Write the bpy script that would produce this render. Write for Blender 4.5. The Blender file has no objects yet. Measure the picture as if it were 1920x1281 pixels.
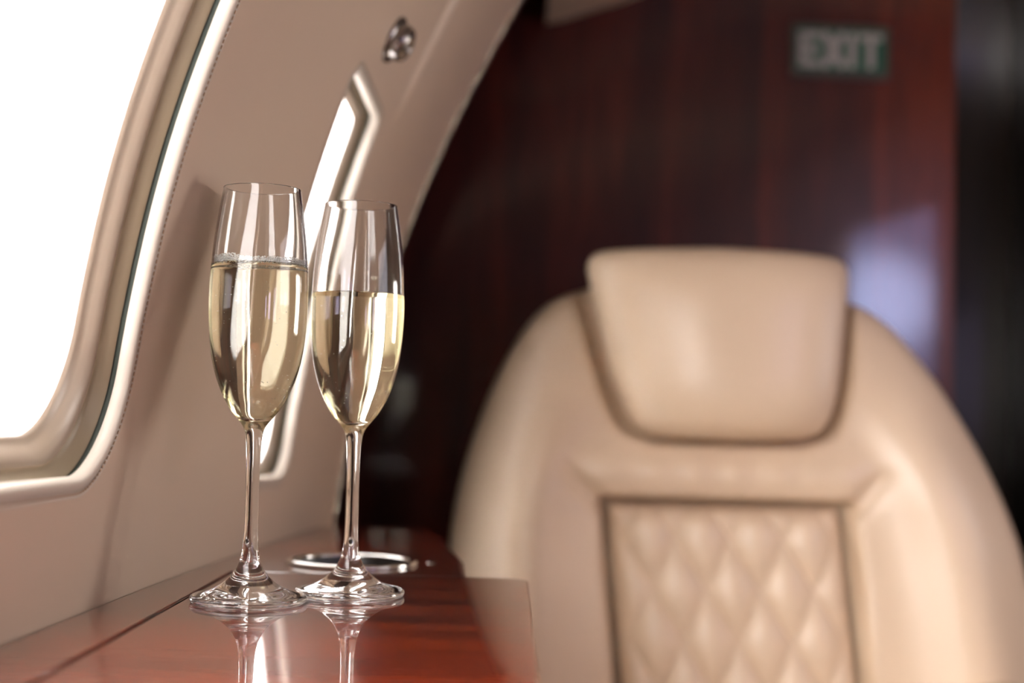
import bpy, bmesh, math, random
from mathutils import Vector, Matrix
import numpy as np
random.seed(4)
sc = bpy.context.scene
COL = sc.collection
PI = math.pi
ZT = 0.65                 # height of the table top above the cabin floor
CAMZ = ZT + 0.105

# ------------------------------------------------------------------ node helpers
def new_mat(name):
    m = bpy.data.materials.new(name); m.use_nodes = True
    nt = m.node_tree; nt.nodes.clear()
    out = nt.nodes.new('ShaderNodeOutputMaterial')
    return m, nt, out
def N(nt, typ, **kw):
    n = nt.nodes.new(typ)
    for k, v in kw.items():
        if k in n.inputs: n.inputs[k].default_value = v
        else: setattr(n, k, v)
    return n
def principled(nt, out, **kw):
    b = nt.nodes.new('ShaderNodeBsdfPrincipled')
    for k, v in kw.items(): b.inputs[k].default_value = v
    nt.links.new(b.outputs[0], out.inputs[0]); return b
def c4(c): return (c[0], c[1], c[2], 1)

def mat_plain(name, col, rough=.5, metal=0, coat=0, **kw):
    m, nt, out = new_mat(name)
    principled(nt, out, **{'Base Color': c4(col), 'Roughness': rough, 'Metallic': metal, 'Coat Weight': coat, **kw})
    return m
def mat_leather(name, col, rough=.42, grain=1400, bump=.10, var=.06, spec=.5, wrinkle=0):
    m, nt, out = new_mat(name)
    b = principled(nt, out, **{'Roughness': rough, 'Specular IOR Level': spec})
    tc = N(nt, 'ShaderNodeTexCoord')
    vor = N(nt, 'ShaderNodeTexVoronoi', Scale=grain); nt.links.new(tc.outputs['Object'], vor.inputs['Vector'])
    nz = N(nt, 'ShaderNodeTexNoise', Scale=9, Detail=3); nt.links.new(tc.outputs['Object'], nz.inputs['Vector'])
    mix = N(nt, 'ShaderNodeMix', data_type='RGBA')
    mix.inputs[6].default_value = c4([x*(1-var) for x in col]); mix.inputs[7].default_value = c4([x*(1+var) for x in col])
    nt.links.new(nz.outputs[0], mix.inputs[0]); nt.links.new(mix.outputs[2], b.inputs['Base Color'])
    bp = N(nt, 'ShaderNodeBump', Strength=bump, Distance=.0004)
    nt.links.new(vor.outputs['Distance'], bp.inputs['Height'])
    nt.links.new(bp.outputs[0], b.inputs['Normal'])
    return m
def mat_wood(name, c_dark, c_mid, c_light, axis='y', scale=1.0, coat=1.0, rough=.35, coat_rough=.02, coat_ior=1.5, fig=1.0):
    m, nt, out = new_mat(name)
    b = principled(nt, out, **{'Roughness': rough, 'Coat Weight': coat, 'Coat Roughness': coat_rough, 'Coat IOR': coat_ior, 'Specular IOR Level': .3})
    tc = N(nt, 'ShaderNodeTexCoord')
    mp = N(nt, 'ShaderNodeMapping')
    s = {'y': (9, 1.1, 9), 'x': (1.1, 9, 9), 'z': (9, 9, .8)}[axis]
    mp.inputs['Scale'].default_value = [v*scale for v in s]
    nt.links.new(tc.outputs['Object'], mp.inputs['Vector'])
    n1 = N(nt, 'ShaderNodeTexNoise', Scale=1.6, Detail=5, Roughness=.6, Distortion=1.6*fig)
    n2 = N(nt, 'ShaderNodeTexNoise', Scale=14, Detail=4, Roughness=.7, Distortion=.3)
    nt.links.new(mp.outputs[0], n1.inputs['Vector']); nt.links.new(mp.outputs[0], n2.inputs['Vector'])
    r1 = N(nt, 'ShaderNodeValToRGB')
    e = r1.color_ramp.elements
    e[0].position = .36; e[0].color = c4(c_dark); e[1].position = .66; e[1].color = c4(c_light)
    k = r1.color_ramp.elements.new(.5); k.color = c4(c_mid)
    nt.links.new(n1.outputs[0], r1.inputs[0])
    r2 = N(nt, 'ShaderNodeValToRGB')
    r2.color_ramp.elements[0].position = .35; r2.color_ramp.elements[0].color = (.62, .58, .55, 1)
    r2.color_ramp.elements[1].position = .6; r2.color_ramp.elements[1].color = (1, 1, 1, 1)
    nt.links.new(n2.outputs[0], r2.inputs[0])
    mx = N(nt, 'ShaderNodeMix', data_type='RGBA', blend_type='MULTIPLY'); mx.inputs[0].default_value = 1
    nt.links.new(r1.outputs[0], mx.inputs[6]); nt.links.new(r2.outputs[0], mx.inputs[7])
    nt.links.new(mx.outputs[2], b.inputs['Base Color'])
    return m
def mat_pane(name):
    m, nt, out = new_mat(name)
    t = N(nt, 'ShaderNodeBsdfTransparent'); g = N(nt, 'ShaderNodeBsdfGlossy', Roughness=.0)
    lw = N(nt, 'ShaderNodeLayerWeight', Blend=.5); mx = N(nt, 'ShaderNodeMixShader')
    pw = N(nt, 'ShaderNodeMath', operation='POWER'); pw.inputs[1].default_value = 5
    f = N(nt, 'ShaderNodeMath', operation='MULTIPLY_ADD'); f.inputs[1].default_value = .9; f.inputs[2].default_value = .05
    nt.links.new(lw.outputs['Facing'], pw.inputs[0]); nt.links.new(pw.outputs[0], f.inputs[0])
    nt.links.new(f.outputs[0], mx.inputs[0]); nt.links.new(t.outputs[0], mx.inputs[1]); nt.links.new(g.outputs[0], mx.inputs[2])
    nt.links.new(mx.outputs[0], out.inputs[0]); return m
def mat_shade(name):
    m, nt, out = new_mat(name)
    tc = N(nt, 'ShaderNodeTexCoord'); mp = N(nt, 'ShaderNodeMapping'); mp.inputs['Scale'].default_value = (1, 1, .04)
    nz = N(nt, 'ShaderNodeTexNoise', Scale=45, Detail=2); nt.links.new(tc.outputs['Object'], mp.inputs['Vector']); nt.links.new(mp.outputs[0], nz.inputs['Vector'])
    mx = N(nt, 'ShaderNodeMix', data_type='RGBA'); mx.inputs[6].default_value = (.108, .106, .105, 1); mx.inputs[7].default_value = (.124, .124, .126, 1)
    nt.links.new(nz.outputs[0], mx.inputs[0])
    t = N(nt, 'ShaderNodeBsdfTranslucent'); nt.links.new(mx.outputs[2], t.inputs['Color'])
    d = N(nt, 'ShaderNodeBsdfDiffuse'); d.inputs['Color'].default_value = (.35, .33, .30, 1)
    a = N(nt, 'ShaderNodeAddShader'); nt.links.new(t.outputs[0], a.inputs[0]); nt.links.new(d.outputs[0], a.inputs[1])
    nt.links.new(a.outputs[0], out.inputs[0]); return m
def mat_foam(name, col):
    m, nt, out = new_mat(name)
    d = N(nt, 'ShaderNodeBsdfDiffuse'); d.inputs['Color'].default_value = c4(col)
    t = N(nt, 'ShaderNodeBsdfTranslucent'); t.inputs['Color'].default_value = c4(col)
    g = N(nt, 'ShaderNodeBsdfGlossy', Roughness=.08)
    a = N(nt, 'ShaderNodeMixShader'); a.inputs[0].default_value = .5; nt.links.new(d.outputs[0], a.inputs[1]); nt.links.new(t.outputs[0], a.inputs[2])
    b = N(nt, 'ShaderNodeMixShader'); b.inputs[0].default_value = .08; nt.links.new(a.outputs[0], b.inputs[1]); nt.links.new(g.outputs[0], b.inputs[2])
    nt.links.new(b.outputs[0], out.inputs[0]); return m
def mat_glass(name, col=(1, 1, 1), ior=1.5, rough=0.0):
    m, nt, out = new_mat(name)
    g = N(nt, 'ShaderNodeBsdfGlass', Color=c4(col), IOR=ior, Roughness=rough)
    nt.links.new(g.outputs[0], out.inputs[0]); return m

WALLC = (.53, .42, .325)
M = dict(
    wall=mat_leather('cream_leather_panel', WALLC, rough=.40, grain=1500, bump=.12, var=.03),
    rim=mat_leather('cream_leather_piping', (.46, .41, .35), rough=.5, grain=1500, bump=.1, var=.02),
    stitch=mat_plain('tan_thread', (.46, .34, .24), .6),
    reveal=mat_plain('window_reveal_plastic', (.17, .130, .085), .38),
    frame=mat_plain('window_frame_plastic', (.32, .255, .195), .35),
    seal=mat_plain('green_grey_seal', (.012, .018, .012), .7),
    pane=mat_pane('window_pane'), shade=mat_shade('sheer_shade'),
    table=mat_wood('polished_mahogany', (.045, .0045, .0012), (.12, .0125, .0022), (.19, .024, .004), 'x', 1.0, coat_ior=1.9, coat_rough=.015, fig=1.3),
    bulk=mat_wood('bulkhead_mahogany', (.030, .0034, .0014), (.072, .0080, .0025), (.125, .016, .0045), 'z', .8, coat=.55, coat_rough=.06, fig=.6),
    dark=mat_plain('dark_trim', (.012, .009, .007), .5),
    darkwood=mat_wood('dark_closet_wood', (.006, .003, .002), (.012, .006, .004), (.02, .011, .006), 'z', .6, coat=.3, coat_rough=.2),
    chair=mat_leather('beige_seat_leather', (.66, .51, .36), rough=.36, spec=.5, grain=700, bump=.12, var=.04),
    chairseam=mat_plain('brown_seam', (.10, .06, .035), .7),
    chrome=mat_plain('chrome', (.8, .8, .78), .12, 1),
    dchrome=mat_plain('dark_nickel', (.30, .28, .27), .22, 1),
    black=mat_plain('black_plastic', (.01, .01, .01), .35),
    ceil=mat_leather('ceiling_cream', (.72, .56, .38), rough=.6, grain=600, bump=.05),
    cabin=mat_leather('aft_cabin_panel', (.16, .11, .08), rough=.6, grain=600, bump=.05),
    carpet=mat_plain('brown_carpet', (.07, .045, .03), .9),
    green=mat_plain('sign_green', (.008, .085, .048), .35),
    signw=mat_plain('sign_white', (.40, .37, .36), .4),
    signf=mat_plain('sign_frame_grey', (.06, .055, .045), .4),
    glass=mat_glass('clear_glass', (.995, .997, .995), 1.5),
    wine=mat_glass('champagne', (.99, .972, .88), 1.34),
    foam=mat_foam('foam_white', (.97, .97, .95)),
    bubble=mat_foam('bubble_white', (.96, .95, .90)),
)

# ------------------------------------------------------------------ object helpers
def tag(o, label=None, cat=None, group=None, kind=None):
    if label: o['label'] = label
    if cat: o['category'] = cat
    if group: o['group'] = group
    if kind: o['kind'] = kind
    return o
def empty(name, loc=(0, 0, 0)):
    o = bpy.data.objects.new(name, None); COL.objects.link(o); o.location = loc
    o.empty_display_size = .02; return o
def mesh_obj(name, V, F, mat, parent=None, smooth=True, normals=None):
    me = bpy.data.meshes.new(name); me.from_pydata([tuple(v) for v in V], [], F)
    me.materials.append(mat)
    if smooth: me.polygons.foreach_set('use_smooth', [True]*len(me.polygons))
    me.update()
    if normals is not None: me.normals_split_custom_set_from_vertices([tuple(n) for n in normals])
    o = bpy.data.objects.new(name, me); COL.objects.link(o)
    if parent is not None:
        o.parent = parent; o.matrix_parent_inverse = Matrix.Translation(-Vector(parent.location))
    return o
def fix(o):            # consistent outward normals
    bm = bmesh.new(); bm.from_mesh(o.data); bmesh.ops.recalc_face_normals(bm, faces=bm.faces); bm.to_mesh(o.data); bm.free(); return o
def box(name, lo, hi, mat, parent=None, bevel=0, seg=3):
    bm = bmesh.new(); bmesh.ops.create_cube(bm, size=1)
    for v in bm.verts: v.co = Vector([lo[i] + (v.co[i]+.5)*(hi[i]-lo[i]) for i in range(3)])
    if bevel: bmesh.ops.bevel(bm, geom=bm.edges[:], offset=bevel, segments=seg, profile=.5, affect='EDGES')
    me = bpy.data.meshes.new(name); bm.to_mesh(me); bm.free(); me.materials.append(mat)
    o = bpy.data.objects.new(name, me); COL.objects.link(o)
    if parent is not None:
        o.parent = parent; o.matrix_parent_inverse = Matrix.Translation(-Vector(parent.location))
    return o
def prism(name, pts, z0, z1, mat, parent=None, bevel=0, hole=None):
    """flat plan polygon extruded in z; bevelled rim; optional round hole (cx,cy,r)"""
    bm = bmesh.new()
    def ring(P, z): return [bm.verts.new((p[0], p[1], z)) for p in P]
    top = ring(pts, z1); bot = ring(pts, z0); n = len(pts)
    for i in range(n): bm.faces.new((bot[i], bot[(i+1) % n], top[(i+1) % n], top[i]))
    if hole:
        hp = [(hole[0]+hole[2]*math.cos(a*2*PI/64), hole[1]+hole[2]*math.sin(a*2*PI/64)) for a in range(64)]
        ht = ring(hp, z1); hb = ring(hp, z0)
        for i in range(64): bm.faces.new((ht[i], ht[(i+1) % 64], hb[(i+1) % 64], hb[i]))
        for T, H in ((top, ht), (bot, hb)):
            e = [bm.edges.get((T[i], T[(i+1) % n])) for i in range(n)] + [bm.edges.get((H[i], H[(i+1) % 64])) for i in range(64)]
            bmesh.ops.triangle_fill(bm, edges=e, use_beauty=True)
    else:
        bm.faces.new(top); bm.faces.new(bot[::-1])
    bmesh.ops.recalc_face_normals(bm, faces=bm.faces)
    if bevel:
        ed = [e for e in bm.edges if e.calc_face_angle(0) > .8 and abs(e.verts[0].co.z-e.verts[1].co.z) < 1e-6]
        bmesh.ops.bevel(bm, geom=ed, offset=bevel, segments=3, profile=.5, affect='EDGES')
    me = bpy.data.meshes.new(name); bm.to_mesh(me); bm.free(); me.materials.append(mat)
    o = bpy.data.objects.new(name, me); COL.objects.link(o)
    if parent is not None:
        o.parent = parent; o.matrix_parent_inverse = Matrix.Translation(-Vector(parent.location))
    return o
def catmull(P, k=8):
    out = []; n = len(P)
    for i in range(n-1):
        p0 = P[max(i-1, 0)]; p1 = P[i]; p2 = P[i+1]; p3 = P[min(i+2, n-1)]
        for j in range(k):
            t = j/k
            out.append(tuple(.5*((2*b)+(-a+c)*t+(2*a-5*b+4*c-d)*t*t+(-a+3*b-3*c+d)*t**3) for a, b, c, d in zip(p0, p1, p2, p3)))
    out.append(P[-1]); return out
def lathe(name, prof, mat, parent, origin, seg=96, normals=None, rot=None, close=False):
    """revolve (r,z) points about the z axis through origin"""
    V, F, NN = [], [], []
    R = rot or Matrix.Identity(3)
    for i, (r, z) in enumerate(prof):
        for k in range(seg):
            a = 2*PI*k/seg
            V.append(Vector(origin)+R@Vector((r*math.cos(a), r*math.sin(a), z)))
            if normals: NN.append(R@Vector((normals[i][0]*math.cos(a), normals[i][0]*math.sin(a), normals[i][1])))
    n = len(prof)
    for i in range(n-1 if not close else n):
        i2 = (i+1) % n
        for k in range(seg):
            k2 = (k+1) % seg
            F.append((i*seg+k, i*seg+k2, i2*seg+k2, i2*seg+k))
    return mesh_obj(name, V, F, mat, parent, True, NN if normals else None)
def sweep_ring(name, centre, R, r, mat, parent, seg=96, flat=1.0):
    prof = [(R+r*math.cos(a*2*PI/16), r*flat*math.sin(a*2*PI/16)) for a in range(16)]
    return lathe(name, prof, mat, parent, centre, seg, close=True)

# ------------------------------------------------------------------ cabin side wall as a surface
def Xj(y):
    t = y-.6
    return -.2205+.028*t+.052*t*t if t > 0 else -.2205+.010*t
def P(h): return .09*h+.46*h*h if h > 0 else .09*h
def sstep(x, a, b):
    t = min(1, max(0, (x-a)/(b-a))); return t*t*(3-2*t)
def Wp(y, h):
    """point of the wall skin (inboard face)"""
    return Vector((Xj(y)+P(h), y, ZT+h))
def Wn(y, h):
    e = 1e-4
    a = Wp(y+e, h)-Wp(y-e, h); b = Wp(y, h+e)-Wp(y, h-e)
    n = a.cross(b).normalized()
    return n if n.x > 0 else -n          # inboard normal
def disp(y, h):
    return .0045*sstep(y, 1.150, 1.164)*sstep(h, .32, .38)*(1-sstep(y, 1.17, 1.34))
def W(y, h, d=0):
    """d > 0 is outward through the hull"""
    return Wp(y, h) + Wn(y, h)*(disp(y, h)-d)
def Wnn(y, h):
    e = 3e-4
    a = W(y+e, h)-W(y-e, h); b = W(y, h+e)-W(y, h-e)
    n = a.cross(b).normalized()
    return n if n.x > 0 else -n

def rloop(poly, s, r, ne=70, nc=20):
    """polygon (y,h) corners, inset by s, corners rounded by r, fixed point count"""
    n = len(poly)
    A = sum(poly[i][0]*poly[(i+1) % n][1]-poly[(i+1) % n][0]*poly[i][1] for i in range(n))
    sg = 1 if A > 0 else -1
    L = []
    for i in range(n):
        p = Vector(poly[i]); q = Vector(poly[(i+1) % n]); d = (q-p).normalized(); nn = Vector((-d.y, d.x))*sg
        L.append((p+nn*s, d))
    C = []
    for i in range(n):
        p, d = L[i-1]; q, e = L[i]
        t = ((q-p).x*e.y-(q-p).y*e.x)/(d.x*e.y-d.y*e.x)
        C.append(p+d*t)
    out = []; arcs = []
    for i in range(n):
        c = C[i]; d0 = (C[i-1]-c).normalized(); d1 = (C[(i+1) % n]-c).normalized()
        rr = r if isinstance(r, (int, float)) else r[i]
        ang = math.acos(max(-1, min(1, d0.dot(d1)))); t = rr/math.tan(ang/2)
        a = c+d0*t; b = c+d1*t
        o = c+(d0+d1).normalized()*(rr/math.sin(ang/2))
        va = a-o; vb = b-o; sw = va.angle_signed(vb)
        arc = []
        for k in range(nc+1):
            th = -sw*k/nc
            arc.append(o+Vector((va.x*math.cos(th)-va.y*math.sin(th), va.x*math.sin(th)+va.y*math.cos(th))))
        arcs.append(arc)
    for i in range(n):
        out += arcs[i]
        a = arcs[i][-1]; b = arcs[(i+1) % n][0]
        out += [a.lerp(b, k/ne) for k in range(1, ne)]
    return out

# windows: corner polygon in (y,h), corner radii of the opening, radii at the pane
def quad(y0, y1, h0, h1): return [(y0, h0), (y1, h0), (y1, h1), (y0, h1)]
HB, HT = -.005, .50
WIN = [
    dict(poly=[(.40, .0705), (.750, .0690), (.713, .235), (.703, .43), (.40, .43)], r=(.05, .045, .55, .06, .06), cell=(.34, .86)),
    dict(poly=[(1.06, .054), (1.172, .052), (1.120, .337), (.992, .349)], r=(.03, .022, .012, .012), cell=(.90, 1.30), ks=.45),
    dict(poly=quad(-.10, .30, .066, .44), r=(.05,)*4, cell=(-.16, .34)),
    dict(poly=quad(-.62, -.30, .072, .43), r=(.05,)*4, cell=(-.68, -.16)),
]
def grid_patch(V, F, NN, ys, hs, d=0):
    b = len(V); m = len(hs)
    for y in ys:
        for h in hs: V.append(W(y, h, d)); NN.append(Wnn(y, h))
    for i in range(len(ys)-1):
        for j in range(m-1):
            q = b+i*m+j; F.append((q, q+m, q+m+1, q+1))
def lin(a, b, n): return [a+(b-a)*i/n for i in range(n+1)]
def build_wall():
    V, F, NN = [], [], []
    YE = 1.38
    ysl = lin(-3.2, .6, 60) + lin(.6, .95, 140)[1:] + lin(.95, YE, 30)[1:]
    grid_patch(V, F, NN, ysl, lin(-.65, -.03, 12)+lin(-.03, HB, 10)[1:])
    ysu = lin(-3.2, 1.14, 120) + lin(1.14, 1.17, 12)[1:] + lin(1.17, YE, 14)[1:]
    grid_patch(V, F, NN, ysu, lin(HT, .75, 14))
    for a, b, n in ((-3.2, -.68, 40), (.86, .90, 8), (1.30, YE, 8)):
        grid_patch(V, F, NN, lin(a, b, n), lin(HB, HT, 60))
    for w in WIN:
        ya, yb = w['cell']
        lp = rloop(w['poly'], -.0092, [x+.0092 for x in w['r']])
        cx = sum(p.x for p in lp)/len(lp); ch = sum(p.y for p in lp)/len(lp)
        bd = []
        for p in lp:
            d = Vector((p.x-cx, p.y-ch)); t = 1e9
            if d.x > 1e-9: t = min(t, (yb-cx)/d.x)
            if d.x < -1e-9: t = min(t, (ya-cx)/d.x)
            if d.y > 1e-9: t = min(t, (HT-ch)/d.y)
            if d.y < -1e-9: t = min(t, (HB-ch)/d.y)
            bd.append(Vector((cx+d.x*t, ch+d.y*t)))
        for cy, chh in ((ya, HB), (yb, HB), (yb, HT), (ya, HT)):
            k = min(range(len(bd)), key=lambda i: (bd[i]-Vector((cy, chh))).length)
            bd[k] = Vector((cy, chh))
        n = len(lp); R = 46; b = len(V)
        for j in range(R+1):
            for i in range(n):
                q = lp[i].lerp(bd[i], j/R); V.append(W(q.x, q.y)); NN.append(Wnn(q.x, q.y))
        for j in range(R):
            for i in range(n):
                i2 = (i+1) % n; F.append((b+(j+1)*n+i, b+(j+1)*n+i2, b+j*n+i2, b+j*n+i))
    # backing strips added behind the mesh patch seams to block light leaks
    for yb in sorted({w['cell'][0] for w in WIN} | {w['cell'][1] for w in WIN}):
        grid_patch(V, F, NN, lin(yb-.012, yb+.012, 6), lin(HB-.02, HT+.02, 90), .0004)
    for hb in (HB, HT):
        grid_patch(V, F, NN, lin(-1.3, YE-.001, 300), lin(hb-.012, hb+.012, 6), .0004)
    # returned edge at the forward end of the liner
    b = len(V); hs = lin(-.65, .75, 60)
    for d in (0, .003, .02):
        for h in hs:
            V.append(W(YE, h, d)+Vector((0, .003 if d else 0, 0))); NN.append(Vector((.3, 1, 0)).normalized())
    m = len(hs)
    for i in range(2):
        for j in range(m-1): F.append((b+i*m+j, b+(i+1)*m+j, b+(i+1)*m+j+1, b+i*m+j+1))
    o = mesh_obj('wall_left', V, F, M['wall'], None, True, NN)
    return tag(o, 'cream leather cabin side wall leaning inward above the wooden ledge', 'wall', kind='structure')
build_wall()

def sweep_profile(name, w, prof, mat, parent):
    ks = w.get('ks', 1)
    prof = [(s*(ks if s > 0 else 1), d, er*ks) for s, d, er in prof]
    """prof: (inset s, depth d, extra radius)"""
    V, F = [], []
    for s, d, er in prof:
        for p in rloop(w['poly'], s, [max(.004, x-s+er) for x in w['r']]): V.append(W(p.x, p.y, d))
    n = len(V)//len(prof)
    for j in range(len(prof)-1):
        for i in range(n):
            i2 = (i+1) % n; F.append((j*n+i, j*n+i2, (j+1)*n+i2, (j+1)*n+i))
    return mesh_obj(name, V, F, mat, parent)
def capsule(V, F, p, d, up, L, r, n=8):
    side = d.cross(up).normalized(); b = len(V)
    prof = [(-.5, .05), (-.42, .6), (-.25, 1), (.25, 1), (.42, .6), (.5, .05)]
    for t, k in prof:
        for a in range(n):
            an = 2*PI*a/n
            V.append(p+d*(t*L)+(side*math.cos(an)+up*math.sin(an))*(r*k))
    for j in range(len(prof)-1):
        for a in range(n):
            a2 = (a+1) % n; F.append((b+j*n+a, b+j*n+a2, b+(j+1)*n+a2, b+(j+1)*n+a))
WLAB = ['large cabin window at left edge of photo with stitched cream leather rim',
        'narrow far cabin window seen obliquely behind the two flutes',
        'cabin window beside the camera position, first one behind the large window',
        'rearmost cabin window of the left side']
for wi, w in enumerate(WIN):
    cy = sum(p[0] for p in w['poly'])/len(w['poly']); ch = sum(p[1] for p in w['poly'])/len(w['poly'])
    root = empty('window_%d' % (wi+1), W(cy, ch, .04)); tag(root, WLAB[wi], 'window', kind='structure')
    k = 1.0 if wi != 1 else .42
    sweep_profile('leather_rim', w, [(-.0092, 0, 0), (-.0083, .0002, 0), (-.0072, .0010, 0), (-.0062, .0004, 0), (-.0048, -.0001, 0), (-.0031, -.0003, 0), (-.0015, -.0001, 0),
                                     (-.0004, .0008, 0), (.0006, .0030, 0), (.0006, .0055, 0), (-.0004, .0072, 0)], M['rim'], root)
    sweep_profile('seal', w, [(-.0004, .0070, 0), (-.0032, .0075, 0), (-.0034, .0110, 0), (-.002, .0112, 0)], M['seal'], root)
    sweep_profile('window_reveal', w, [(-.0024, .0108, 0), (-.0016, .0118, 0), (-.0005, .0135, .002), (.0010, .0113+.0050*k, .004), (.0025, .0113+.0062*k, .005), (.0040, .0113+.0066*k, .006)], M['reveal'], root)
    sweep_profile('window_frame', w, [(.0038, .0113+.0064*k, .006), (.0055, .0113+.0062*k, .008), (.0075, .0113+.0068*k, .010), (.0100, .0113+.0088*k, .012), (.0120, .0113+.0112*k, .014), (.0133, .0113+.0128*k, .015), (.0150, .0113+.0134*k, .016), (.0165, .0113+.0142*k, .016), (.0168, .0360, .016)], M['frame'], root)
    # pane: gently curved sheet
    PD = .034
    ks = w.get('ks', 1); lp = rloop(w['poly'], .0155*ks, [max(.004, x-.0155*ks+.016*ks) for x in w['r']]); n = len(lp)
    c = Vector((sum(p.x for p in lp)/n, sum(p.y for p in lp)/n)); V = []; F = []
    for j in range(1, 9):
        for p in lp:
            q = c.lerp(p, j/8); V.append(W(q.x, q.y, PD))
    V.append(W(c.x, c.y, PD))
    for i in range(n):
        F.append((i, (i+1) % n, len(V)-1))
        for j in range(7): F.append((j*n+i, (j+1)*n+i, (j+1)*n+(i+1) % n, j*n+(i+1) % n))
    mesh_obj('window_glass', V, F, M['pane'], root)
    if wi in (0, 1):      # sheer blind drawn between the frame and the glass
        V2 = []
        for j in range(1, 9):
            for p in lp: q = c.lerp(p, j/8); V2.append(W(q.x, q.y, .0113+.0160*k))
        V2.append(W(c.x, c.y, .0113+.0160*k))
        tag(mesh_obj('window_shade', V2, F, M['shade'], root), 'sheer white window shade')
    if wi in (0, 1):
        lp = rloop(w['poly'], -.0072, [x+.0072 for x in w['r']], ne=120, nc=60)
        V, F = [], []; acc = 0; pitch = .0032
        pts = [W(p.x, p.y, .0001) for p in lp]; nx = [Wn(p.x, p.y) for p in lp]
        for i in range(len(pts)):
            a, b2 = pts[i], pts[(i+1) % len(pts)]; L = (b2-a).length
            if L < 1e-9: continue
            while acc < L:
                capsule(V, F, a.lerp(b2, acc/L), (b2-a).normalized(), nx[i], .0024, .00050); acc += pitch
            acc -= L
        mesh_obj('stitching', V, F, M['stitch'], root)

# portals of daylight
def portal(name, loc, direction, sx, sy):
    l = bpy.data.lights.new(name, 'AREA'); l.shape = 'RECTANGLE'; l.size = sx; l.size_y = sy; l.cycles.is_portal = True
    o = bpy.data.objects.new(name, l); COL.objects.link(o); o.location = loc
    o.rotation_euler = Vector(direction).to_track_quat('-Z', 'Y').to_euler(); return o
for wi, w in enumerate(WIN):
    ys = [p[0] for p in w['poly']]; hs = [p[1] for p in w['poly']]
    cy = (min(ys)+max(ys))/2; ch = (min(hs)+max(hs))/2
    z = -Wn(cy, ch)
    o = portal('daylight_portal', W(cy, ch, .058), Wn(cy, ch), max(ys)-min(ys)+.02, max(hs)-min(hs)+.04)
    # local X along the cabin, local Z pointing out of the hull
    X = Vector((0, 1, 0)); X = (X-z*X.dot(z)).normalized(); Y = z.cross(X)
    Rm = Matrix((X, Y, z)).transposed(); o.rotation_euler = Rm.to_euler()

# ------------------------------------------------------------------ rest of the cabin shell
def sheet(name, prof_fn, ys, mat, label, cat):
    V, F = [], []
    for y in ys: V += [Vector((p[0], y, p[1])) for p in prof_fn(y)]
    n = len(V)//len(ys)
    for i in range(len(ys)-1):
        for j in range(n-1): F.append((i*n+j, (i+1)*n+j, (i+1)*n+j+1, i*n+j+1))
    return tag(mesh_obj(name, V, F, mat), label, cat, kind='structure')
def ceil_prof(y):
    x0 = -.10 if y < 1.405 else .035
    return [(x0, 1.284)] + catmull([(.055, 1.288), (.10, 1.304), (.16, 1.327), (.30, 1.40), (.48, 1.48), (.66, 1.51), (.9, 1.515), (1.2, 1.515)], 6)
sheet('ceiling', ceil_prof, [1.30, 1.40, 1.41, 1.94], M['ceil'], 'cream curved ceiling panel whose corner shows above the dark bulkhead', 'ceiling')
sheet('ceiling_aft', ceil_prof, [-3.2, -1, 0, 1, 1.30], M['cabin'], 'brown aft part of the cabin ceiling above the camera', 'ceiling')
tag(box('floor', (-.35, -3.2, -.03), (1.6, 3.0, 0), M['carpet']), 'dark brown carpeted cabin floor', 'floor', kind='structure')
tag(box('wall_back', (-.35, -3.25, 0), (1.6, -3.2, 1.6), M['darkwood']), 'aft wall of the cabin behind the camera', 'wall', kind='structure')
XR = 1.15
DY0, DY1, DZ0, DZ1 = .02, .68, .86, 1.28
OPEN = [(-1.95, -1.60, .735, 1.04), (-1.25, -.90, .735, 1.04), (-.55, -.20, .735, 1.04), (DY0, DY1, DZ0, DZ1), (1.17, 1.53, .735, 1.04)]
def wall_right():
    bm = bmesh.new()
    def bx(lo, hi):
        r = bmesh.ops.create_cube(bm, size=1)
        for v in r['verts']: v.co = Vector([lo[i]+(v.co[i]+.5)*(hi[i]-lo[i]) for i in range(3)])
    y = -3.2
    for a, b, z0, z1 in OPEN:
        bx((XR, y, 0), (XR+.05, a, 1.56)); bx((XR, a, 0), (XR+.05, b, z0)); bx((XR, a, z1), (XR+.05, b, 1.56)); y = b
    bx((XR, y, 0), (XR+.05, 1.86, 1.56))
    me = bpy.data.meshes.new('wall_right'); bm.to_mesh(me); bm.free(); me.materials.append(M['cabin'])
    o = bpy.data.objects.new('wall_right', me); COL.objects.link(o); return o
tag(wall_right(), 'right side wall of the cabin opposite the ledge', 'wall', kind='structure')
RL = ['rearmost window of the right side wall', 'second window from the rear in the right side wall', 'third window from the rear in the right side wall', 'tall wide pane in the right side wall mirrored in the bulkhead', 'foremost window of the right side wall beside the seat']
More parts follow.
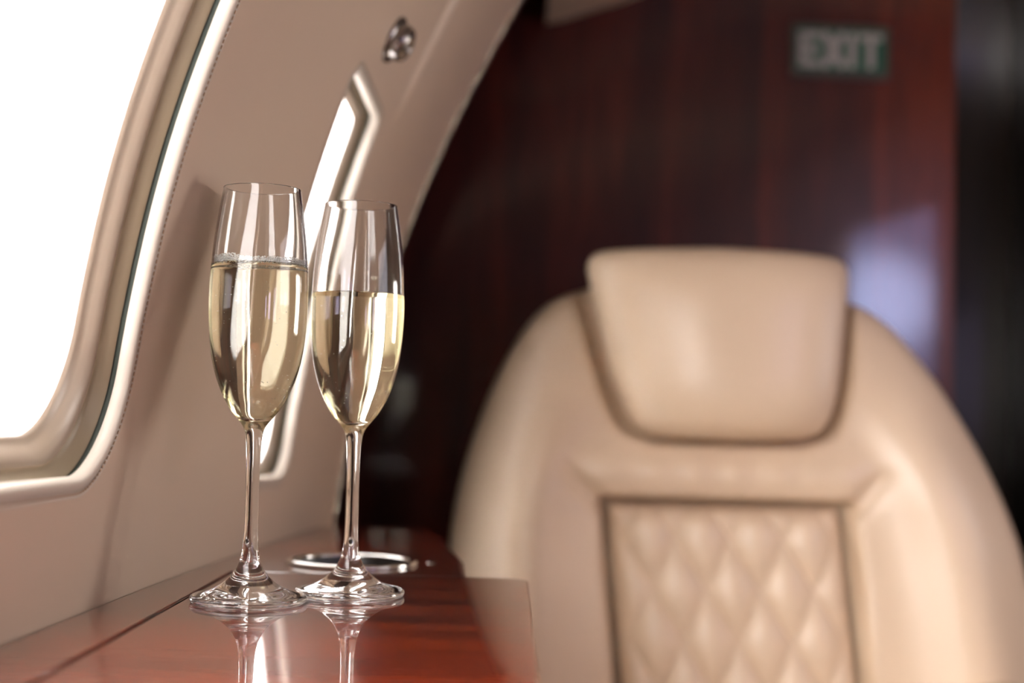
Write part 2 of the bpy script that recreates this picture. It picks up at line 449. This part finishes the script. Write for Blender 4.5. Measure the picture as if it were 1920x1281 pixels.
for i, (a, b, z0, z1) in enumerate(OPEN):
    c = ((XR+.03), (a+b)/2, (z0+z1)/2)
    root = empty('window_%d' % (len(WIN)+1+i), c); tag(root, RL[i], 'window', kind='structure')
    box('window_glass', (XR+.028, a, z0), (XR+.030, b, z1), M['pane'], root)
    bm = bmesh.new()
    for lo, hi in (((XR-.008, a-.02, z0-.02), (XR+.02, a+.004, z1+.02)), ((XR-.008, b-.004, z0-.02), (XR+.02, b+.02, z1+.02)), ((XR-.008, a, z0-.02), (XR+.02, b, z0+.004)), ((XR-.008, a, z1-.004), (XR+.02, b, z1+.02))):
        r_ = bmesh.ops.create_cube(bm, size=1)
        for v in r_['verts']: v.co = Vector([lo[k]+(v.co[k]+.5)*(hi[k]-lo[k]) for k in range(3)])
    me = bpy.data.meshes.new('window_frame'); bm.to_mesh(me); bm.free(); me.materials.append(M['cabin'])
    o = bpy.data.objects.new('window_frame', me); COL.objects.link(o); o.parent = root; o.matrix_parent_inverse = Matrix.Translation(-Vector(c))
    portal('daylight_portal', (XR+.055, (a+b)/2, (z0+z1)/2), (-1, 0, 0), b-a+.02, z1-z0+.02).rotation_euler = (PI/2, 0, PI/2)
# bulkhead
BA = math.radians(4.0)
wf = box('wall_front', (-.50, 0, 0), (.401, .035, 1.56), M['bulk'], bevel=.003); wf.location = (.2, 1.90, 0); wf.rotation_euler.z = BA
tag(wf, 'glossy dark red mahogany bulkhead behind the beige seat', 'wall', kind='structure')
tag(box('wall_front_closet', (-.245, 1.405, 0), (-.235, 1.93, 1.5), M['darkwood']), 'dark recess wall beyond the forward end of the cream side wall', 'wall', kind='structure')
def end_plate():
    P2 = [(-.245, 0)] + [(W(1.384, h_).x-.0005, ZT+h_) for h_ in lin(-.65, .75, 50)] + [(.20, 1.50), (-.245, 1.50)]
    n = len(P2); V = [Vector((x, 1.384, z)) for x, z in P2]+[Vector((x, 1.400, z)) for x, z in P2]
    F = [tuple(range(n)), tuple(range(2*n-1, n-1, -1))]+[(k, k+n, (k+1) % n+n, (k+1) % n) for k in range(n)]
    return fix(mesh_obj('light_stop_plate', V, F, M['darkwood'], None, False))
tag(end_plate(), 'added dark plate blocking daylight behind the forward end of the cream side wall', 'trim', kind='structure')  # unseen plate added to block sky light leaking past the wall end
tag(box('trim_2', (-.245, 1.39, 1.5), (.2, 1.935, 1.56), M['dark']), 'dark cap strip over the forward recess', 'trim', kind='structure')
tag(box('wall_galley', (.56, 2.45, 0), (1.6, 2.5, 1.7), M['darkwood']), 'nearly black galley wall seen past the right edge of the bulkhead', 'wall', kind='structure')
tag(box('light_stop_strip', (.036, 1.405, 1.286), (.042, 1.935, 1.5), M['dark']), 'added dark strip blocking sky light above the left end of the ceiling panel', 'trim', kind='structure')  # added to keep sky light from leaking in over the ceiling edge
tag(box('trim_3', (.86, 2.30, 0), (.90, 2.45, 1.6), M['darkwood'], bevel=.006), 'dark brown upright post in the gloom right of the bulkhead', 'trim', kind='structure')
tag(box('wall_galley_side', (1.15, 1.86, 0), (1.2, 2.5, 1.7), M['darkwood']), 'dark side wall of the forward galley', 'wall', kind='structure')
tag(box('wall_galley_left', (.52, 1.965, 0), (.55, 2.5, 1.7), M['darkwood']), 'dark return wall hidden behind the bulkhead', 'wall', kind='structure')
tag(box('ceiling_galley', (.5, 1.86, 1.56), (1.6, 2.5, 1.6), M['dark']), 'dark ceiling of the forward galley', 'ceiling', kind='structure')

# ------------------------------------------------------------------ ledge, table leaf, cup holder
def yline(y0, y1, n, f): return [(f(y0+(y1-y0)*i/n), y0+(y1-y0)*i/n) for i in range(n+1)]
SX = -.1785; SY = .932; G = .0007
ledge = empty('side_ledge', (-.15, 1.05, ZT))
tag(ledge, 'polished mahogany side ledge running along the cream wall with a chrome cup holder', 'ledge')
inner = lambda y: Xj(y)+.0004
L = [(SX-G, .05), (SX-G, SY+G), (-.026, SY+G), (-.030, 1.02), (-.060, 1.24), (-.066, 1.31)]
L += yline(1.31, .05, 60, inner)
CUP = (-.108, 1.000)
prism('ledge_top', L, ZT-.022, ZT, M['table'], ledge, bevel=.0012, hole=(CUP[0], CUP[1], .041))
Bd = [(SX-.004, .06), (SX-.004, .93), (-.045, .95), (-.048, 1.02), (-.078, 1.24), (-.08, 1.30)] + yline(1.30, .06, 30, lambda y: Xj(y)+.002)
prism('cabinet_body', Bd, 0, ZT-.022, M['darkwood'], ledge, hole=None)
sweep_ring('cup_holder_ring', (CUP[0], CUP[1], ZT+.0012), .0425, .0032, M['chrome'], ledge, flat=.6)
cup = lathe('cup_holder_well', [(.0405, .0), (.0395, -.004), (.039, -.019), (.036, -.0215), (0.0001, -.0218)], M['black'], ledge, (CUP[0], CUP[1], ZT), 64)
lathe('latch_button', [(.0001, .0010), (.002, .0009), (.0030, .0006), (.0032, 0)], M['dchrome'], ledge, (-.0535, 1.012, ZT), 32)

def rounded_rect(x0, y0, x1, y1, r, n=10):
    pts = []
    for cx, cy, a0 in ((x1-r, y1-r, 0), (x0+.001, y1-.001, PI/2), (x0+.001, y0+.001, PI), (x1-r, y0+r, 1.5*PI)):
        rr = r if cx > x0+.01 else .001
        for k in range(n+1):
            a = a0+PI/2*k/n; pts.append((cx+rr*math.cos(a), cy+rr*math.sin(a)))
    return pts
leaf = empty('table_leaf', (-.08, .6, ZT))
tag(leaf, 'glossy red-brown mahogany table leaf carrying both champagne flutes', 'table')
prism('table_top', rounded_rect(SX+G, .10, .0145, SY-G, .013), ZT-.022, ZT, M['table'], leaf, bevel=.0016)
box('support_arm', (-.178, .35, ZT-.05), (-.02, .40, ZT-.022), M['dark'], leaf, bevel=.003)
box('support_arm', (-.178, .72, ZT-.05), (-.02, .77, ZT-.022), M['dark'], leaf, bevel=.003)

# ------------------------------------------------------------------ champagne flutes
def resample(pts, step):
    out = [pts[0]]; acc = 0
    for a, b in zip(pts[:-1], pts[1:]):
        out.append(b)
    return out
OUT = [(.00001, .0016), (.010, .0015), (.020, .0012), (.027, .0006), (.0295, .0001), (.0306, .0001), (.0315, .0008), (.0319, .0021), (.0315, .0033), (.0303, .0041), (.0272, .0048),
       (.0235, .0059), (.0185, .0078), (.0142, .0106), (.0098, .0146), (.0070, .0190), (.0052, .0240), (.0043, .0300), (.0039, .0380), (.00375, .050), (.0037, .062), (.00385, .078), (.0042, .0865), (.0050, .0925),
       (.0064, .0960), (.0082, .0985), (.0104, .1012), (.0136, .1052), (.0160, .1092), (.0186, .1142), (.0210, .1200), (.0228, .1258), (.0245, .133), (.0257, .1405), (.0265, .149), (.02695, .158), (.0271, .167),
       (.0269, .176), (.0264, .186), (.0256, .196), (.02445, .206), (.0229, .217), (.0213, .2268)]
INN = [(.0213, .2276), (.0207, .2279), (.0202, .2275), (.0201, .2265), (.0216, .217), (.0232, .206), (.0244, .196), (.0252, .186), (.0257, .176), (.0259, .167), (.02575, .158), (.0253, .149), (.0245, .1405),
       (.0232, .133), (.0214, .1258), (.0194, .1200), (.0168, .1142), (.0138, .1095), (.0110, .1060), (.0080, .1034), (.0050, .1018), (.0025, .1012), (.00001, .1010)]
def flute(name, loc, sr, sh, level, label, foam, wtop):
    root = empty(name, (loc[0], loc[1], ZT)); tag(root, label, 'glass', group='champagne flutes on the table leaf')
    o = (loc[0], loc[1], ZT+.0002)
    pts = catmull([(r*sr, z*sh) for r, z in OUT+INN], 6)
    pts = [(max(r, 1e-5), z) for r, z in pts]
    n = len(pts); nor = []
    for i in range(n):
        a = pts[max(i-1, 0)]; b = pts[min(i+1, n-1)]
        dr, dz = b[0]-a[0], b[1]-a[1]; l = math.hypot(dr, dz) or 1
        nor.append((dz/l, -dr/l))
    nor[0] = (0, -1); nor[-1] = (0, 1)
    iA = 14*6; iB = 23*6
    lathe('foot', pts[:iA+1], M['glass'], root, o, 128, nor[:iA+1])
    lathe('stem', pts[iA:iB+1], M['glass'], root, o, 128, nor[iA:iB+1])
    lathe('bowl', pts[iB:], M['glass'], root, o, 128, nor[iB:])
    # champagne: follows the inner wall, reaching a hair into the glass
    inn = [(r+.00012 if r > .001 else r, z-.00012) for r, z in pts[(len(OUT)+3)*6:]]
    def rin(z):
        best = None
        for (r1, z1), (r2, z2) in zip(inn[:-1], inn[1:]):
            if min(z1, z2) <= z <= max(z1, z2) and z1 != z2: best = r1+(r2-r1)*(z-z1)/(z2-z1)
        return best
    rl = rin(level)
    lp = [(.00001, level)] + [(rl*t, level) for t in (.3, .6, .85)] + [(rl-.0016, level+.00003), (rl-.0008, level+.00012), (rl-.0003, level+.00035), (rin(level+.0007), level+.0007)]
    lp += [p for p in inn if p[1] < level]
    lq = lp
    nn = []
    for i in range(len(lq)):
        a = lq[max(i-1, 0)]; b = lq[min(i+1, len(lq)-1)]; dr, dz = b[0]-a[0], b[1]-a[1]; l = math.hypot(dr, dz) or 1
        nn.append((-dz/l, dr/l))
    ch = lathe('champagne', lq, M['wine'], root, o, 128); fix(ch)
    tag(ch, 'pale golden champagne')
    # bubbles
    rnd = random.Random(wtop)
    ico = bmesh.new(); bmesh.ops.create_icosphere(ico, subdivisions=1, radius=1)
    iv = [v.co.copy() for v in ico.verts]; jf = [[v.index for v in f.verts] for f in ico.faces]; ico.free()
    def balls(nm, cs, mat):
        V, F = [], []
        for c, r in cs:
            b = len(V); V += [Vector(o)+Vector(c)+v*r for v in iv]; F += [[b+k for k in f] for f in jf]
        ob = mesh_obj(nm, V, F, mat, root); ob['kind'] = 'stuff'; return ob
    cs = []
    for _ in range(wtop):
        z = rnd.uniform(.108, level-.002); r = (rin(z)-.0009)*math.sqrt(rnd.random()) ; a = rnd.uniform(0, 2*PI)
        cs.append(((r*math.cos(a), r*math.sin(a), z), rnd.uniform(.00012, .00027)))
    balls('bubbles', cs, M['bubble'])
    if foam:
        cs = []
        for _ in range(6500):
            a = rnd.uniform(0, 2*PI); thick = 1 + .14*math.sin(a*2+.6)+.10*math.sin(a*5)+.08*math.sin(a*9+1)
            t = rnd.random()**2.2; z = level-.0003+rnd.random()*(.0046-.0036*t)*thick
            rr = rin(z)-.0004-t*.0050*thick
            cs.append(((rr*math.cos(a), rr*math.sin(a), z), rnd.uniform(.00020, .00045)))
        for _ in range(1500):
            a = rnd.uniform(0, 2*PI); rr = rl*math.sqrt(rnd.random())*.93
            cs.append(((rr*math.cos(a), rr*math.sin(a), level+rnd.uniform(-.0001, .0005)), rnd.uniform(.00015, .0004)))
        balls('foam', cs, M['foam'])
    return root
flute('champagne_flute', (-.1408, .7855), 1.0, 1.0, .1842, 'left champagne flute, fuller, topped with a ring of white foam, nearest the wall', True, 130)
flute('champagne_flute', (-.0898, .8232), .99, .990, .1726, 'right champagne flute filled lower with still golden champagne and no foam', False, 60)

# ------------------------------------------------------------------ seat
chair = empty('cabin_seat', (.226, 1.5, 0))
tag(chair, 'beige leather cabin seat with rounded headrest and diamond-quilted back in front of the bulkhead', 'seat')
def cx(h): return .226-.09*h
def lean(h): return .12*(h+.05)
WID = [(-.33, .275), (-.25, .286), (-.15, .293), (-.05, .2885), (0, .281), (.05, .267), (.10, .248), (.15, .2245), (.19, .200), (.215, .180), (.232, .158), (.245, .125), (.252, .09), (.256, .04), (.2565, .004)]
def interp(T, x):
    if x <= T[0][0]: return T[0][1]
    for a, b in zip(T[:-1], T[1:]):
        if x <= b[0]: return a[1]+(b[1]-a[1])*(x-a[0])/(b[0]-a[0])
    return T[-1][1]
WS = [(p[1], p[0]) for p in []]
Wd = catmull(WID, 10)
PW = .127
HW = catmull([(.0868, .045), (.0885, .072), (.0925, .088), (.100, .0985), (.116, .1075), (.14, .1145), (.173, .1205), (.21, .1255), (.245, .1295), (.258, .1290), (.2660, .124), (.2705, .114), (.2735, .09), (.2745, .05)], 10)
def front(x, h, w):
    u = min(1, abs(x)/w)
    topf = min(1, max(0, (.257-h)/.07)); tp = (1-(1-topf)**2.2)**(1/2.2)
    d = .062*(1-u**3.6)**(1/2.2)*(.12+.88*tp)
    d += .036*math.exp(-((abs(x)-w*.76)/(.052))**2)*sstep(h, .22, .02)*(1-u**6)*tp if h < .22 else 0
    cen = sstep(abs(x), PW+.006, PW-.002)
    d -= .056*cen*sstep(h, .028, .020)
    d += .012*math.exp(-((h-.052)/.024)**2)*sstep(abs(x), PW+.04, PW-.01)
    # headrest nest
    th_ = (h-.0868)/(.2745-.0868)
    hw_ = (interp(HW, max(h+.004, .0885)) if h < .27 else .12)*(.97+.08*th_)+.009
    d -= .034*sstep(abs(x-.009), hw_+.010, hw_-.004)*sstep(h, .078, .088)*tp
    # leather folds running out of the panel corners
    for sx in (-1, 1):
        px, ph = x-sx*(PW+.004), h-.018
        tt = (px*sx*.66+ph*.75); pr = (px*sx*.75-ph*.66)
        d -= .009*math.exp(-(pr/.009)**2)*sstep(tt, -.01, .004)*sstep(tt, .065, .02)
    # soft creases in the band under the headrest
    d += .0012*math.sin(x*150)*math.exp(-((h-.05)/.02)**2)*sstep(abs(x), .12, .08)
    return d
V, F = [], []; NU = 150; hs = []
h = -.33
hsl = lin(-.33, .20, 150)+lin(.20, .245, 24)[1:]+lin(.245, .2565, 24)[1:]
YB = 1.452
for h in hsl:
    w = interp(Wd, h)
    for i in range(NU+1):
        u = math.sin((i/NU-.5)*PI*.96)/math.sin(PI*.48) ; ws = w*(1.10 if u > 0 else 1.01); x = u*ws
        V.append(Vector((cx(h)+x, YB+lean(h)+.062-front(x, h, ws), ZT+h)))
    for i in range(41):
        u = math.cos(i/40*PI); x = u*w*(1.10 if u > 0 else 1.01)
        tp = (1-(1-min(1, max(0, (.257-h)/.07)))**2.2)**(1/2.2)
        V.append(Vector((cx(h)+x, YB+lean(h)+.064+(.075*(1-abs(u)**2.6)**(1/2.2))*(.1+.9*tp), ZT+h)))
n = NU+1+41
for j in range(len(hsl)-1):
    for i in range(n):
        i2 = (i+1) % n; F.append((j*n+i, j*n+i2, (j+1)*n+i2, (j+1)*n+i))
F.append(tuple(range(n))[::-1]); F.append(tuple((len(hsl)-1)*n+i for i in range(n)))
fix(mesh_obj('backrest', V, F, M['chair'], chair))
# quilted panel
V, F = [], []; NX, NH = 200, 240
hA, hB = -.33, .0185
for j in range(NH+1):
    h = hA+(hB-hA)*j/NH
    for i in range(NX+1):
        x = (-1+2*i/NX)*(PW-.0075)
        ex = max(0, 1-((abs(x))/(PW-.0075))**10)**.5; eh = max(0, 1-max(0, (h-(hB-.022))/.022)**2.4)**.5
        u = x/.0555+(h+.015)/.1033; v = x/.0555-(h+.015)/.1033
        q = (abs(math.sin(PI*u))*abs(math.sin(PI*v)))**.42
        d = (.026+.0095*q - .006*(abs(x)/PW)**2.5)*ex*eh
        V.append(Vector((cx(h)+x, YB+lean(h)+.062-.027-d, ZT+h)))
for j in range(NH):
    for i in range(NX):
        a = j*(NX+1)+i; F.append((a, a+1, a+NX+2, a+NX+1))
o = mesh_obj('quilted_panel', V, F, M['chair'], chair); tag(o, 'diamond-quilted beige leather centre panel')
# headrest pillow
V, F = [], []; rows = lin(.0868, .2745, 110); NA = 120
for h in rows:
    w = interp(HW, h); t = (h-.0868)/(.2745-.0868)
    th = .056*max(0.02, (1-abs(2*t-1)**4.0))**(1/2.4)
    ybow = .012*(1-t)
    for k in range(NA):
        a = 2*PI*k/NA; ca, sa = math.cos(a), math.sin(a); p = 2/2.9
        X = w*(.97+.08*t)*abs(ca)**p*(1 if ca > 0 else -1); Y = th*abs(sa)**p*(1 if sa > 0 else -1)
        # very slightly wider bow on the front face
        V.append(Vector((cx(h)+.009+X, YB+lean(h)-.012+Y+ybow-(.020*max(0, 1-(X/w)**2) if Y < 0 else 0), ZT+h+.008*t)))
for j in range(len(rows)-1):
    for k in range(NA):
        k2 = (k+1) % NA; F.append((j*NA+k, j*NA+k2, (j+1)*NA+k2, (j+1)*NA+k))
F.append(tuple(range(NA))[::-1]); F.append(tuple((len(rows)-1)*NA+k for k in range(NA)))
hd = fix(mesh_obj('headrest', V, F, M['chair'], chair))
# seat cushion, arms, base
def puff(name, lo, hi, mat, parent, r):
    return box(name, lo, hi, mat, parent, bevel=r, seg=6)
for nm, lo, hi, r in (('seat_cushion', (.00, .98, .29), (.46, 1.46, .42), .04), ('armrest', (-.022, 1.00, .38), (.022, 1.44, .503), .018), ('armrest', (.462, 1.00, .38), (.520, 1.44, .503), .018)):
    o = puff(nm, lo, hi, M['chair'], chair, r)
    o.data.polygons.foreach_set('use_smooth', [True]*len(o.data.polygons))
box('seat_base', (.03, 1.04, .10), (.43, 1.5, .30), M['dark'], chair, bevel=.02)
box('pedestal', (.10, 1.15, 0), (.36, 1.42, .11), M['dark'], chair, bevel=.01)
for s in (-1, 1):
    box('back_bracket', (.226+s*.2-.02, 1.44, .26), (.226+s*.2+.02, 1.53, .40), M['dark'], chair, bevel=.004)

# ------------------------------------------------------------------ exit sign
S0, S1, Z0, Z1 = .3640, .5015, ZT+.5755, ZT+.6495
sx_, sz_ = (S0+S1)/2, (Z0+Z1)/2
sign = empty('exit_sign', (sx_, 1.90, sz_))
tag(sign, 'green exit sign with white letters and grey frame high on the bulkhead', 'sign')
S0 += .0035; S1 += .0035; sx_ += .0035
box('sign_frame', (S0, 1.892, Z0), (S1, 1.900, Z1), M['signf'], sign, bevel=.003)
box('sign_plate', (S0+.0065, 1.8905, Z0+.008), (S1-.0065, 1.8925, Z1-.008), M['green'], sign, bevel=.0005)
def letters():
    bm = bmesh.new(); y0, y1 = 1.8895, 1.8907
    def bar(x0, z0, x1, z1, t):
        d = Vector((x1-x0, 0, z1-z0)); L_ = d.length; d /= L_; nn = Vector((-d.z, 0, d.x))
        c = Vector(((x0+x1)/2, (y0+y1)/2, (z0+z1)/2)); r = bmesh.ops.create_cube(bm, size=1)
        for v in r['verts']: v.co = c+d*(v.co.x*L_)+nn*(v.co.z*t)+Vector((0, v.co.y*(y1-y0), 0))
    a, b = sz_-.0240, sz_+.0240; t = .0095; m = t/2
    x = S0+.0100                                        # E
    bar(x+m, a, x+m, b, t)
    for z in (a+m, sz_, b-m): bar(x, z, x+.0285, z, t)
    x += .0330; bar(x+.002, a, x+.0290, b, .0105); bar(x+.002, b, x+.0290, a, .0105)     # X
    x += .0365; bar(x+m, a, x+m, b, t)                   # I
    x += .0145; bar(x, b-m, x+.0320, b-m, t); bar(x+.016, a, x+.016, b, t)               # T
    me = bpy.data.meshes.new('letters'); bm.to_mesh(me); bm.free(); me.materials.append(M['signw'])
    o = bpy.data.objects.new('letters', me); COL.objects.link(o); o.parent = sign
    o.matrix_parent_inverse = Matrix.Translation(-Vector(sign.location)); tag(o, 'white capital letters')
letters()
sign.location.y += (sx_-.2)*math.tan(BA); sign.rotation_euler.z = BA

# ------------------------------------------------------------------ air vent knob on the wall
vy, vh = 1.052, .385
vp = W(vy, vh); vn = Wn(vy, vh)
Rv = vn.to_track_quat('Z', 'Y').to_matrix()
vent = empty('air_vent_knob', vp); tag(vent, 'small round metal air vent knob on the cream wall above the far window', 'knob')
lathe('vent_flange', [(.0185, 0), (.0183, .0022), (.0165, .0034), (.0150, .0030), (.0145, .001)], M['dchrome'], vent, vp, 48, rot=Rv)
lathe('vent_nozzle', [(.0145, .0010), (.0143, .0085), (.0125, .0125), (.0095, .0140), (.0070, .0135), (.0065, .0100), (.0001, .0095)], M['dchrome'], vent, vp, 48, rot=Rv)
lathe('vent_opening', [(.0064, .0104), (.003, .0110), (.0001, .0112)], M['black'], vent, vp, 32, rot=Rv)

# ------------------------------------------------------------------ daylight
w = bpy.data.worlds.new('World'); sc.world = w; w.use_nodes = True; nt = w.node_tree; nt.nodes.clear()
out = N(nt, 'ShaderNodeOutputWorld'); bg = N(nt, 'ShaderNodeBackground')
tc = N(nt, 'ShaderNodeTexCoord'); sp = N(nt, 'ShaderNodeSeparateXYZ'); nt.links.new(tc.outputs['Generated'], sp.inputs[0])
nrm0 = N(nt, 'ShaderNodeVectorMath', operation='MULTIPLY'); nrm0.inputs[1].default_value = (1, 1, 0); nt.links.new(tc.outputs['Generated'], nrm0.inputs[0])
nr1 = N(nt, 'ShaderNodeVectorMath', operation='NORMALIZE'); nt.links.new(nrm0.outputs[0], nr1.inputs[0])
dt = N(nt, 'ShaderNodeVectorMath', operation='DOT_PRODUCT'); dt.inputs[1].default_value = Vector((.36, -1, 0)).normalized(); nt.links.new(nr1.outputs[0], dt.inputs[0])
mr = N(nt, 'ShaderNodeMapRange', interpolation_type='SMOOTHSTEP'); mr.inputs['From Min'].default_value = math.cos(math.radians(32)); mr.inputs['From Max'].default_value = math.cos(math.radians(14))
nt.links.new(dt.outputs['Value'], mr.inputs['Value'])
mx = N(nt, 'ShaderNodeMix', data_type='RGBA')
sx2 = N(nt, 'ShaderNodeMapRange', interpolation_type='SMOOTHSTEP'); sx2.inputs['From Min'].default_value = -.3; sx2.inputs['From Max'].default_value = .3; nt.links.new(sp.outputs['X'], sx2.inputs['Value'])
lr = N(nt, 'ShaderNodeMix', data_type='RGBA'); lr.inputs[6].default_value = (42, 40, 39, 1); lr.inputs[7].default_value = (2.6, 2.4, 2.4, 1)   # sunlit haze left, thinner light right
fy = N(nt, 'ShaderNodeMapRange', interpolation_type='SMOOTHSTEP'); fy.inputs['From Min'].default_value = .0; fy.inputs['From Max'].default_value = .3; nt.links.new(sp.outputs['Y'], fy.inputs['Value'])
rr_ = N(nt, 'ShaderNodeMix', data_type='RGBA'); rr_.inputs[6].default_value = (1.3, 1.2, 1.3, 1); rr_.inputs[7].default_value = (11.5, 10.6, 9.9, 1)   # glare around the sun ahead to the right
nt.links.new(fy.outputs[0], rr_.inputs[0]); nt.links.new(rr_.outputs[2], lr.inputs[7])
nt.links.new(sx2.outputs[0], lr.inputs[0]); nt.links.new(lr.outputs[2], mx.inputs[6])
mx.inputs[7].default_value = (2.0, 1.8, 3.3, 1)      # violet sector put into the sky to tint the bulkhead reflection
nt.links.new(mr.outputs[0], mx.inputs[0])
gl = N(nt, 'ShaderNodeVectorMath', operation='DOT_PRODUCT'); gl.inputs[1].default_value = Vector((.414, -1, .09)).normalized()
nrm = N(nt, 'ShaderNodeVectorMath', operation='NORMALIZE'); nt.links.new(tc.outputs['Generated'], nrm.inputs[0]); nt.links.new(nrm.outputs[0], gl.inputs[0])
gm = N(nt, 'ShaderNodeMapRange', interpolation_type='SMOOTHSTEP'); gm.inputs['From Min'].default_value = math.cos(math.radians(2.6)); gm.inputs['From Max'].default_value = math.cos(math.radians(.4))
nt.links.new(gl.outputs['Value'], gm.inputs['Value'])
ga = N(nt, 'ShaderNodeMix', data_type='RGBA'); ga.inputs[7].default_value = (10, 11, 18, 1)      # bright spot added to the sky for its reflection in the bulkhead
nt.links.new(gm.outputs[0], ga.inputs[0]); nt.links.new(mx.outputs[2], ga.inputs[6])
nt.links.new(ga.outputs[2], bg.inputs['Color']); bg.inputs['Strength'].default_value = 1.0
nt.links.new(bg.outputs[0], out.inputs[0])

# ------------------------------------------------------------------ camera and view
cam = bpy.data.cameras.new('camera'); co = bpy.data.objects.new('camera', cam); COL.objects.link(co); sc.camera = co
cam.lens = 50.0; cam.sensor_width = 36; cam.clip_start = .01
co.location = (0, 0, CAMZ)
co.rotation_euler = (Matrix.Rotation(math.radians(93.02), 3, 'X') @ Matrix.Rotation(math.radians(1.4), 3, 'Z')).to_euler()
cam.dof.use_dof = True; cam.dof.focus_distance = .775; cam.dof.aperture_fstop = 3.7
sc.view_settings.view_transform = 'Standard'; sc.view_settings.look = 'None'; sc.view_settings.gamma = 1; sc.view_settings.use_curve_mapping = False
sc.view_settings.exposure = 1.12
cy = sc.cycles
cy.max_bounces = 24; cy.transmission_bounces = 24; cy.glossy_bounces = 10; cy.diffuse_bounces = 6; cy.transparent_max_bounces = 24
cy.use_denoising = True
cy.sample_clamp_indirect = 8
cy.blur_glossy = 2.0
